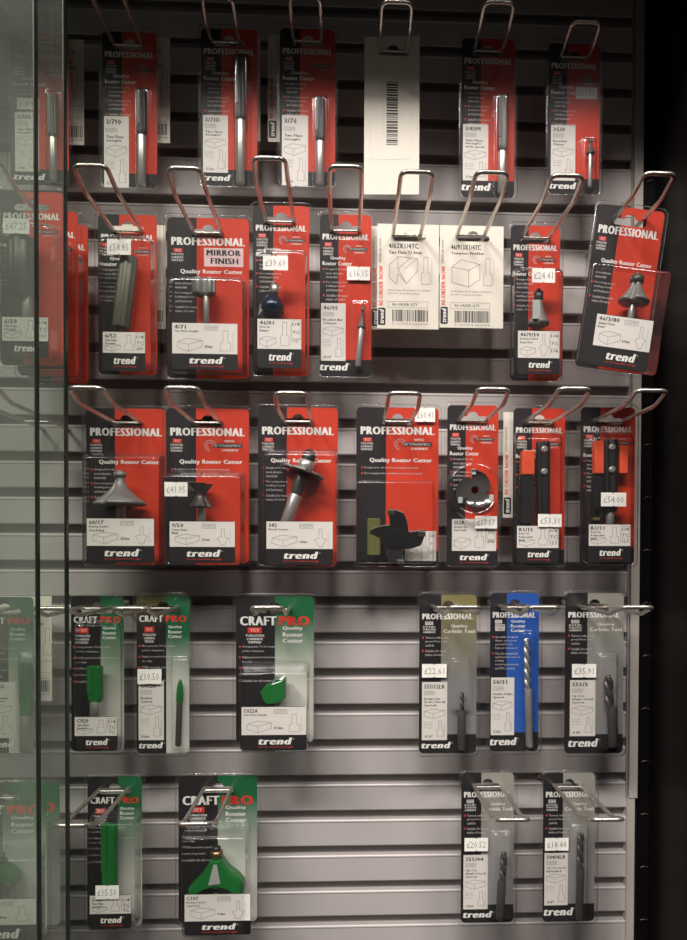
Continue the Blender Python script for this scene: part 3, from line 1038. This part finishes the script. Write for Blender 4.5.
def reorder(label, rect, Yc, code='4/62X1/4TC', sub='Two Flute 21.0mm', front=True):
    tl, br = at(rect[0], rect[1], Yc), at(rect[2], rect[3], Yc)
    W, H = (br.x - tl.x) * 1000, (tl.z - br.z) * 1000
    m = MB()
    m.sheet([(0, 0), (W, 0), (W, H), (0, H)], [euro(W * .52, H - 12.5, 33, 5.5, 5)], 0, .6, 'board')
    y = -.12
    m.text('RE-ORDER NOW', 1.6, 5.6, H * .22, H * .6, y, 'redink', .03, 0, 2, True)
    m.text('LEAVE THIS CARD ON HOOK', 1.6, 4.0, H * .63, H * .86, y, 'grey', .0, 0, 1, True)
    m.sheet(rrect(.8, 3.5, 8.2, 20.5, 1.5, 3), [], y, y, 'ink')
    m.text('trend', 2.2, 6.6, 5, 19, y - .08, 'white', .04, .22, 2, True)
    m.text(code, 11, 41, H - 23.8, H - 19, y, 'ink', .03)
    m.text(sub, 11, 44, H - 29.3, H - 26, y, 'ink', .025, res=1)
    P = lambda a, b: (12 + a * 28, H - 62 + b * 30)
    if code.startswith('4/'):
        m.poly([P(0, .3), P(0, .72), P(.3, 1), P(.98, .95), P(1, .55), P(.6, .12), P(.3, .45), P(.25, .1)], y, .5, 'grey')
        m.poly([P(.3, 1), P(.3, .6), P(.75, .98)], y, .45, 'grey', False)
        m.line(P(.3, .6), P(.6, .12), y, .45, 'grey')
        m.line(P(.55, .6), P(.98, .95), y, .45, 'grey')
    else:
        m.poly([P(0, .2), P(0, .7), P(.35, .95), P(1, .8), P(1, .3), P(.6, .05)], y, .5, 'grey')
        m.poly([P(0, .7), P(.6, .6), P(1, .8)], y, .45, 'grey', False)
        m.line(P(.6, .6), P(.6, .05), y, .45, 'grey')
    profile(m, 42, H - 60, 54, H - 32, y)
    m.text('A=21.0mm, B=25.0mm, C=6.35mm', 11, 52, H - 66, H - 64, y, 'grey', .01, res=1)
    m.text('D=1/4", Overall 51.0mm', 11, 42, H - 69.2, H - 67.2, y, 'grey', .01, res=1)
    m.poly([(11, H - 82), (50, H - 82), (50, H - 76), (11, H - 76)], y, .35, 'grey')
    m.text('RE-ORDER QTY', 15, 40, H - 80.6, H - 77.6, y, 'ink', .01, res=1)
    x = 15.0
    rnd = random.Random(len(code) * 7 + int(rect[0]))
    while x < 50:
        wv = rnd.choice((.35, .5, .8, 1.1))
        m.quad(x, H - 95.5, x + wv, H - 84, y, 'ink')
        x += wv + rnd.choice((.4, .6, .9))
    m.text('5 027654 062004', 15, 50, H - 99, H - 96.6, y, 'grey', .0, res=1)
    o = m.build('reorder_card')
    o.location = (tl.x, Yc, br.z)
    tag(o, label, 'card', 'white re-order cards on the hooks')
    return o


S = lambda h, s, **k: dict(head=h, shank=s, **k)
# ================================================================== ROW 1
pack('red and black router bit pack behind both glass panes in the top left corner', (10, 33, 69, 186), card='c_pro_foot', extra='small', lab=(15, 112, 39, 172), code='3/70A', lines=('Two Flute', 'Straight'), dim='Ø 8mm',
     box=(44, 88, 62, 182), depth=12, bit=S((48, 95, 58, 138), (49, 138, 57, 181), kind='straight'), sticker=((17, 98, 39, 110), '£18.95', 0))
pack('top row red pack with a long dark straight bit, first one clear of the glass', (102, 31, 157, 188), card='c_pro_foot', extra='small', lab=(104, 116, 129, 188), code='3/790', lines=('Two Flute', 'Straight'), dim='12.7mm', trend=(.1, .56),
     box=(135, 86, 150, 190), depth=13, bit=S((137, 91, 147, 136), (137, 136, 146, 187), kind='straight', hm='blackened'))
pack('top row red pack coded 3/73D with the longest bit, black above silver', (201, 28, 257, 187), card='c_pro_foot', extra='none', lab=(203, 115, 228, 173), code='3/73D', lines=('Two Flute', 'Straight'), dim='Ø 12mm', trend=(.02, .53),
     box=(233, 52, 248, 188), depth=14, bit=S((235, 56, 246, 121), (236, 121, 245, 184), kind='straight', hm='blackened'))
pack('top row red pack coded 3/76, its white label sliding over the brand name', (280, 28, 335, 187), card='c_pro_foot', extra='small', lab=(282, 115, 308, 186), code='3/76', lines=('Two Flute', 'Straight'), dim='12.7mm', trend=(.1, .52),
     box=(313, 94, 328, 189), depth=13, bit=S((315, 98, 325, 142), (316, 142, 324, 185), kind='straight', hm='blackened'))
pack('top row red pack coded 3/83M, right of the blank white card', (462, 38, 514, 198), card='c_pro_foot', extra='none', lab=(463, 124, 488, 181), code='3/83M', lines=('Two Flute', 'Straight', 'with guide'), dim='Ø 10mm', trend=(.0, .56),
     box=(495, 92, 509, 197), depth=13, bit=S((498, 96, 507, 152), (498, 152, 506, 193), kind='straight', hm='dark_steel'))
pack('shaded red pack farthest right in the top row, white price sticker on its red half', (549, 43, 599, 195), card='c_pro_foot', extra='small', lab=(551, 125, 575, 181), code='35/0', lines=('Rounded', 'Chaser'), dim='Ø 8mm', trend=(.02, .55),
     box=(583, 136, 597, 193), depth=12, bit=S((586, 143, 595, 155), (588, 155, 592, 187), kind='roundover', hm='dark_steel'), sticker=((576, 87, 597, 99.5), '£33.50', 0))

# blank white card with barcode
tl, br = at(364.5, 37, -.045), at(419, 197, -.045)
W_, H_ = (br.x - tl.x) * 1000, (tl.z - br.z) * 1000
m = MB()
m.sheet([(0, 1.2), (W_, 2.5), (W_, H_ + 3.5), (0, H_)], [euro(W_ * .52, H_ - 14, 31, 6.5, 5)], 0, .6, 'board')
m.poly([(6, 35), (46, 37), (46, H_ - 24), (6, H_ - 24)], -.12, .3, 'lilac')
z = 50.0
rnd = random.Random(3)
while z < H_ - 42:
    wv = rnd.choice((.5, .8, 1.2, 1.8))
    m.quad(22, z, 33, z + wv, -.12, 'ink')
    z += wv + rnd.choice((.5, .8, 1.1))
m.text('5 027654 017363', 17.5, 19.5, 60, H_ - 50, -.12, 'lilac', .0, 0, 1, True)
o = m.build('barcode_card')
o.location = (tl.x, -.045, br.z)
tag(o, 'plain white card with an upright barcode in the top row', 'card', 'white re-order cards on the hooks')

reorder('white re-order card peeking out right of the top left pack, seen at the glass edge', (30, 38, 84, 145), -.030)
reorder('white re-order card behind the first clear top row pack, edge on its right', (116, 36, 170, 143), -.030)
reorder('white re-order card almost hidden behind the 3/73D pack', (206, 35, 260.5, 141), -.030)
reorder('white re-order card with red RE-ORDER NOW showing left of the 3/76 pack', (268, 35, 323, 143), -.030, '3/76X1/2TC', 'Two Flute 12.7mm')

# ================================================================== ROW 2
for k, (yc, lb) in enumerate(((-.099, 'front one of the three stacked red packs behind glass, with a price sticker'),
                              (-.062, 'middle one of the three stacked red packs at left, only its right edge showing'),
                              (-.034, 'rearmost of the three stacked red packs at left, nearest the slatted wall'))):
    f = .681 / (.78 + yc)
    mp = lambda x, y: (345 + (x - 345) * f, 568 + (y - 568) * f)
    rr = lambda a, b, c, d: (*mp(a, b), *mp(c, d))
    kw = {}
    if k == 0:
        kw = dict(sticker=((3, 218, 29.5, 234), '£47.25', 25))
    lq = rr(1, 316, 48, 341)
    pack(lb, rr(0, 191, 64, 366), Yc=yc, card='c_pro', extra='small', front=lq, strip=mp(0, 358)[1], code='6/50', lines=('Two Flute', 'Straight'), dim='10.0',
         box=rr(-3, 222, 50, 362), depth=24, bit=dict(head=rr(8, 238, 36, 296), shank=rr(22, 296, 32, 330), kind='tube', hm='dark_steel'), **kw)
pack('second row pack with a grooved grey green sleeve bit leaning, coded 6/52', (98, 214, 157, 375), card='c_pro', extra='small', front=(102, 331, 145, 353), strip=371, code='6/52', lines=('Two Flute', 'Straight'), dim='Ø50',
     box=(98, 236, 150, 373), depth=24, bit=dict(head=(116, 256, 134, 328), shank=None, kind='tube', hm='bull', tilt=7), sticker=((107, 239, 131, 255), '£58.85', 24.2))
reorder('white re-order card between the 6/52 pack and the mirror finish pack', (111, 224, 165.5, 329), -.030)
pack('second row pack with the MIRROR FINISH panel, coded 4/71', (167, 217, 249, 379), card='c_pro', extra='mirror', front=(171.5, 322, 237.6, 354), strip=370, code='4/71', lines=('Two Flute Straight',), dim='Ø20mm',
     box=(168, 276, 242, 372), depth=30, bit=dict(head=(192, 279, 216, 297), shank=(203, 297, 209.5, 324), kind='wide', hm='tool_grey'))
pack('second row pack coded 46/01 with a blue black bit and bearing', (253, 205, 309, 376), card='c_pro', extra='dynamic', front=(257, 318, 301.5, 349), strip=368, code='46/01', lines=('Rota-Tip', 'Rebater'), dim='1/2"',
     box=(255, 249, 305, 371), depth=24, bit=dict(head=(259, 293, 286, 319), shank=None, kind='corner', hm='blue_black'), sticker=((263, 255.5, 288, 270.5), '£39.69', 24.2))
pack('slim second row pack with a thin slightly leaning bit, coded 46/05', (320, 214, 371, 377), card='c_pro_foot', extra='dynamic', lab=(321, 303, 345.5, 361), code='46/05', lines=('Pocket Bit', 'Trimmer'), dim='Ø 1/4"', trend=(.0, .56),
     box=(352, 300, 368, 372), depth=12, bit=dict(head=(358, 312, 366, 330), shank=(359, 329, 365, 367), kind='roundover', hm='dark_steel', tilt=5), sticker=((347, 266.5, 370, 280.5), '£16.15', 2.5))
reorder('white re-order card coded 4/62X1/4TC in the second row', (377.5, 223.5, 438.5, 329.5), -.045)
reorder('white re-order card tucked behind the 4/62X1/4TC card, only its left edge showing', (371, 226, 431, 330.5), -.036)
reorder('white re-order card coded 46/913X1/4TC in the second row', (440, 225, 503, 328.5), -.045, '46/913X1/4TC', 'Template Profiler')
pack('second row pack right of the white cards, short flared bit with bright face', (511, 225, 559, 381), card='c_pro', extra='dynamic', front=(518, 330, 560, 358), strip=374, code='46/9/50', lines=('Bearing Guided', 'Round Over'), dim='1/4', flare=1,
     box=(515, 268, 563, 377), depth=22, bit=dict(head=(528, 300, 549, 327), shank=None, kind='roundover', hm='tool_grey', extra='white_face'), sticker=((532, 268, 555, 283), '£24.41', 22.2))
pack('tilted second row pack swinging at the far right hook, coded 46/3/80', (597, 207, 661, 372), Yc=-.085, card='c_pro', extra='none', front=(616, 317, 672, 350), strip=370, code='46/3/80', lines=('Guided Ovolo', 'Round'), dim='R=8mm', flare=1,
     box=(604, 265, 682, 372), depth=34, bit=dict(head=(632, 282, 662, 304), shank=(643, 304, 650, 322), kind='roundover', hm='tool_grey'), rot=(math.radians(8.0), math.radians(-4)), big=True)

# ================================================================== ROW 3
pack('wide third row pack with a grey cove bit, nearest the glass door, coded 60/17', (86, 408, 166, 564), card='c_pro', extra='plain', front=(86, 518, 154, 546), strip=563, code='60/17', lines=('Bearing Guided', 'Cove & Bead'), dim='28.5mm', flare=1,
     box=(81, 455, 158, 565), depth=34, bit=dict(head=(94, 477, 146, 506), shank=(117, 506, 126, 520), kind='cove', hm='tool_grey'))
pack('wide third row pack coded 9/50 with a small hourglass bit and left sticker', (166, 408, 249, 563), card='c_pro', extra='dynamic', front=(169, 521, 235, 547), strip=563, code='9/50', lines=('Corner Bead', 'Multi'), dim='R=6mm', flare=1,
     box=(163, 474, 240, 565), depth=33, bit=dict(head=(188, 484, 213, 507), shank=(198, 507, 206, 522), kind='bead', hm='dark_steel'), sticker=((164.5, 482, 187.5, 496.5), '£41.95', 33.3))
pack('wide third row pack with a leaning slotting cutter and thin disc, coded 342', (258, 407, 337.5, 565), card='c_pro', extra='plain', front=(266, 521, 333, 549), strip=565, code='342', lines=('Biscuit Jointer',), dim='4.0mm', flare=1,
     box=(263, 452, 336, 567), depth=27, bit=dict(head=(297, 448, 310, 497), shank=(297.5, 496, 310, 540), kind='slotter', extra=23, tilt=19))
pack('wide third row pack with a dark four wing disc, sticker on top corner', (356.5, 407, 438, 566), card='c_pro_foot', extra='dynamic', tab=(405, 531, 436, 561), code='342/E', lines=('4 Wing', 'Groover'), dim='6.0', trend=(.12, .5),
     box=(357, 480, 434, 563), depth=30, bit=dict(head=(368, 516, 424, 558), shank=None, kind='wings', hm='blackened'), sticker=((415, 407.5, 435, 422), '£60.41', 2.6))
pack('narrow third row pack with a flat slotting disc in a round blister, coded SL/A', (447.5, 405, 497.5, 566), card='c_pro_foot', extra='dynamic', tab=(452, 519, 496, 551), code='SL/A', lines=('Slotter for', 'Dust Seals'), dim='Ø40', trend=(.25, .8),
     disc=(448, 463, 502, 517), depth=11, bit=dict(head=(454.5, 471, 495, 509), shank=None, kind='disc', hm='dark_steel'), sticker=((475, 516, 497, 528.5), '£17.57', 2.6))
reorder('white re-order card with red lettering left of the R1/13 pack', (503.5, 412, 558, 518), -.036)
pack('narrow third row pack with black insert cutter, second from the right, coded R1/13', (513.5, 408, 564, 566), card='c_pro_foot', extra='small', front=(517, 525.5, 559, 548), strip=563, code='R1/13', lines=('Rota-Tip', 'Replaceable', 'Blade'), dim='12.7',
     box=(516, 436, 562, 566), depth=16, bit=dict(head=(536, 442, 549.5, 519), shank=(538, 519, 546, 528), kind='insert', hm='blackened', foam=((521.5, 451, 534, 475, 'orange'), (521, 476, 533, 524, 'blackened'))), sticker=((538, 514, 561.5, 527), '£53.31', 16.3))
pack('narrow third row pack with screwed insert cutter, price sticker in the middle, farthest right', (581, 407, 634, 564), card='c_pro_foot', extra='small', front=(589, 524, 631, 546), strip=562, code='R1/11', lines=('Rota-Tip', 'Replaceable', 'Blade'), dim='12.7',
     box=(588, 436, 634, 565), depth=18, bit=dict(head=(603, 440, 617, 512), shank=(606, 512, 614, 526), kind='insert', hm='blackened', foam=((594, 441, 603, 474, 'orange'), (619, 446, 627, 474, 'orange'), (593, 476, 602, 518, 'blackened'), (593, 508, 599, 521, 'olive'))), sticker=((601, 492.5, 626, 506.5), '£54.00', 18.3))

# ================================================================== ROW 4
pack('green pack seen through both glass panes in the fourth row, cut by the left edge', (-24, 597, 34, 753), kind='craft', card='c_craft_foot', lab=(-21, 682, 16, 738), code='C014G', lines=('Two Flute', 'Straight'), dim='Ø 6mm', trend=(.18, .66),
     box=(17, 655, 35, 753), depth=13, bit=dict(head=(20, 662, 32, 716), shank=(20, 716, 31, 752), kind='straight', hm='green'))
reorder('white re-order card behind the glass in the fourth row, right of the cut off pack', (-2, 596, 52, 701), -.030, 'C014X1/4TC')
pack('fourth row green pack with a short green bit, just right of the glass edge', (71, 596, 124, 751), kind='craft', card='c_craft_foot', front=(74, 717, 117, 736), strip=751, code='C020', lines=('Two Flute', 'Straight'), dim='TC',
     box=(74, 624, 120, 752), depth=22, bit=dict(head=(88, 666, 103, 702), shank=(90, 702, 101, 718), kind='straight', hm='green'))
pack('narrow fourth row green pack with a slim pointed bit and £10.50 sticker', (136.5, 595, 189.5, 753), kind='craft', card='c_craft_olive', lab=(138.5, 681, 164, 740), code='C052A', lines=('Radius', 'Cutter'), dim='Ø 6mm', trend=(.04, .5),
     box=(171, 658, 189, 750), depth=11, bit=dict(head=(176.5, 679, 183.5, 703), shank=(177, 702, 183, 746), kind='bullet', hm='green', sm='dark_steel', tilt=2), sticker=((137.5, 669, 161.5, 684), '£10.50', 2.4))
pack('wide fourth row green pack with a short broad green bit, alone in the middle', (236, 596, 313.5, 742), kind='craft', card='c_craft', front=(241, 707, 306.5, 735), strip=750.5, code='C022A', lines=('Two Flute Straight',), dim='Ø 22mm',
     box=(239.5, 672, 307, 752), depth=30, bit=dict(head=(261, 677, 286, 703), shank=None, kind='hinge', hm='green'))
pack('fourth row grey pack with a tiny tapered bit and a 22.61 price sticker', (419.5, 594.5, 476, 753), kind='carbide', card='c_carb_olive', lab=(422, 682, 447, 740), code='S55/12LR', lines=('Down-Cut', '(Left Hand)', 'Spiral'), dim='Ø 1/8"', trend=(.04, .56),
     box=(453, 660, 470, 708), depth=10, bit=dict(head=(460, 692, 464, 712), shank=(457.5, 711, 465.5, 750), kind='spiral', sm='dark_steel'), sticker=((422, 664, 446.5, 677.5), '£22.61', 2.4))
pack('blue fourth row pack with a long twisted bit, coded 50/31', (490.5, 593, 538, 751), kind='blue', card='c_blue', lab=(491, 677.5, 514, 735), code='50/31', lines=('Single Edge', 'Spiral'), dim='Ø 6mm', trend=(.0, .56),
     box=(521, 632, 534, 750), depth=10, bit=dict(head=(524, 638, 530, 690), shank=(524, 689, 531, 747), kind='spiral', hm='chrome', tilt=-1.5))
pack('grey pack farthest right in the fourth row with a dark twisted bit, coded S55/3', (565.5, 593, 622.5, 753), kind='carbide', card='c_carb', lab=(570, 680, 595, 736), code='S55/3', lines=('Up-Cut', '(Right Hand)', 'Spiral'), dim='Ø 3/8"', trend=(.06, .58),
     box=(601, 655, 618, 748), depth=12, bit=dict(head=(604.5, 675, 613, 708), shank=(606, 707, 615.5, 747), kind='spiral', sm='dark_steel', tilt=-3), sticker=((572, 664, 596, 677.5), '£35.91', 2.4))

# ================================================================== ROW 5
pack('front green pack behind glass in the bottom left corner, cut by the frame', (-42, 784, 47, 935), kind='craft', Yc=-.085, card='c_craft', front=(-40, 900, 36, 925), strip=947, code='C160', lines=('Ogee Mould',), dim='Ø38mm',
     box=(-44, 860, 38, 950), depth=34, bit=dict(head=(-22, 862, 18, 884), shank=(10, 884, 18, 900), kind='panel', hm='green'))
pack('rear green pack in the bottom left corner, only its pale right edge showing', (-23, 783, 60, 925), kind='craft', Yc=-.040, card='c_craft')
pack('bottom row green pack with a long green straight bit and price sticker', (87.5, 777, 142, 926), kind='craft', card='c_craft_foot', front=(89, 896, 131, 914), strip=929, code='C027', lines=('Two Flute', 'Straight'), dim='TC',
     box=(86, 824, 134, 931), depth=26, bit=dict(head=(102, 824, 118, 886), shank=(105, 886, 115, 898), kind='straight', hm='green'), sticker=((95.5, 885.5, 119, 899), '£15.50', 26.3))
pack('wide bottom row green pack with a large flared green bit and brass collar', (178.5, 776, 257, 921), kind='craft', card='c_craft', front=(184, 895, 250.5, 921), strip=935, code='C107', lines=('Bearing Guided', 'Ogee/Ovolo'), dim='R=8mm', flare=1,
     box=(181, 838, 245, 937), depth=32, bit=dict(head=(189, 858, 244, 894), shank=(213, 892, 219, 904), kind='panel', hm='green'))
pack('bottom row grey pack with a short dark twisted bit, left of the two grey packs', (461.5, 773, 513, 922), kind='carbide', card='c_carb', lab=(463.5, 855, 487.5, 909), code='S55/04', lines=('Up-Cut', '(Right Hand)', 'Spiral'), dim='4.0mm', trend=(.04, .6),
     box=(493, 834, 511, 920), depth=12, bit=dict(head=(500, 852, 506.5, 882), shank=(498.5, 881, 506.5, 920), kind='spiral', sm='dark_steel', tilt=3), sticker=((464.5, 838, 488, 851), '£20.52', 2.4))
pack('bottom row grey pack with a longer twisted bit, rightmost in the row', (543.5, 773, 594, 921), kind='carbide', card='c_carb', lab=(544.5, 853, 567.5, 905), code='S04/4LR', lines=('Up-Cut Spiral', 'Extended'), dim='3/8"', trend=(.02, .6),
     box=(574, 828, 588, 922), depth=11, bit=dict(head=(577, 833, 583.5, 868), shank=(577, 867, 584, 919), kind='spiral', sm='dark_steel', tilt=1), sticker=((545, 838, 568.5, 850.5), '£18.44', 2.4))

# ================================================================== HOOKS
for a in (
    (43, 43, 'wire hook at the far left of the top row, behind both glass panes'),
    (128.5, 46, 'long wire hook of the first clear top row pack, running out of frame'),
    (226, 43, 'wire hook through the 3/73D pack in the top row', 1.075),
    (307.5, 42, 'wire hook through the 3/76 pack in the top row', 1.075),
    (393, 52, 'wire hook through the plain white barcode card', 1.085),
    (487.5, 52, 'wire hook through the 3/83M pack in the top row', 1.085),
    (573, 58, 'wire hook through the shaded pack farthest right in the top row', 1.06),
    (38, 228, 'wire hook carrying the stack of three red packs behind the glass', 1.172),
    (128, 231, 'wire hook leaning left from the 6/52 pack in the second row', 1.172),
    (208, 233, 'wire hook through the MIRROR FINISH pack', 1.172),
    (280, 222, 'wire hook through the 46/01 pack with the blue black bit', 1.165),
    (345.5, 231, 'wire hook through the slim 46/05 pack', 1.172),
    (406.5, 235.5, 'wire hook through the 4/62X1/4TC white card', 1.172),
    (470.5, 235.5, 'wire hook through the 46/913X1/4TC white card', 1.172),
    (535, 238, 'wire hook through the short flared bit pack right of the white cards', 1.172),
    (614, 236, 'wire hook carrying the tilted pack at the far right of the second row', 1.172),
    (38, 421, 'empty wire hook behind the glass in the third row'),
    (127.5, 422, 'wire hook through the 60/17 cove bit pack in the third row'),
    (207.5, 422, 'wire hook through the 9/50 pack in the third row'),
    (298, 421, 'wire hook through the 342 slotting cutter pack', 1.15),
    (397, 421, 'wire hook through the pack with the four wing cutter disc', 1.15),
    (472, 420, 'wire hook through the round blister SL/A pack', 1.17),
    (538.5, 422, 'wire hook through the R1/13 pack in the third row'),
    (608, 421, 'wire hook through the farthest right pack of the third row', 1.17),
    (3, 607, 'wire hook through the cut off fourth row pack behind the glass'),
    (98, 607, 'wire hook pointing left from the fourth row pack beside the glass edge'),
    (164, 607, 'wire hook through the £10.50 green pack'),
    (276, 608, 'wire hook through the wide green pack alone in the fourth row', 1.13),
    (446, 606, 'wire hook through the fourth row grey pack with the 22.61 sticker'),
    (513, 606, 'wire hook through the blue pack'),
    (592, 606, 'wire hook through the farthest right grey pack of the fourth row'),
    (4, 796, 'wire hook at the bottom left corner behind the glass'),
    (114, 789, 'wire hook reaching left across the bottom row pack with the long green bit'),
    (218, 788, 'wire hook through the pack with the large flared green bit'),
    (487, 785, 'wire hook through the left one of the two bottom row grey packs'),
    (567, 785, 'wire hook through the rightmost bottom row pack'),
):
    hook(*a)

glass_door(36.5, -.222, 'front sliding glass pane, its dark green edge nearest the left border')
glass_door(65.5, -.205, 'rear sliding glass pane, its dark green edge just left of the clear packs')
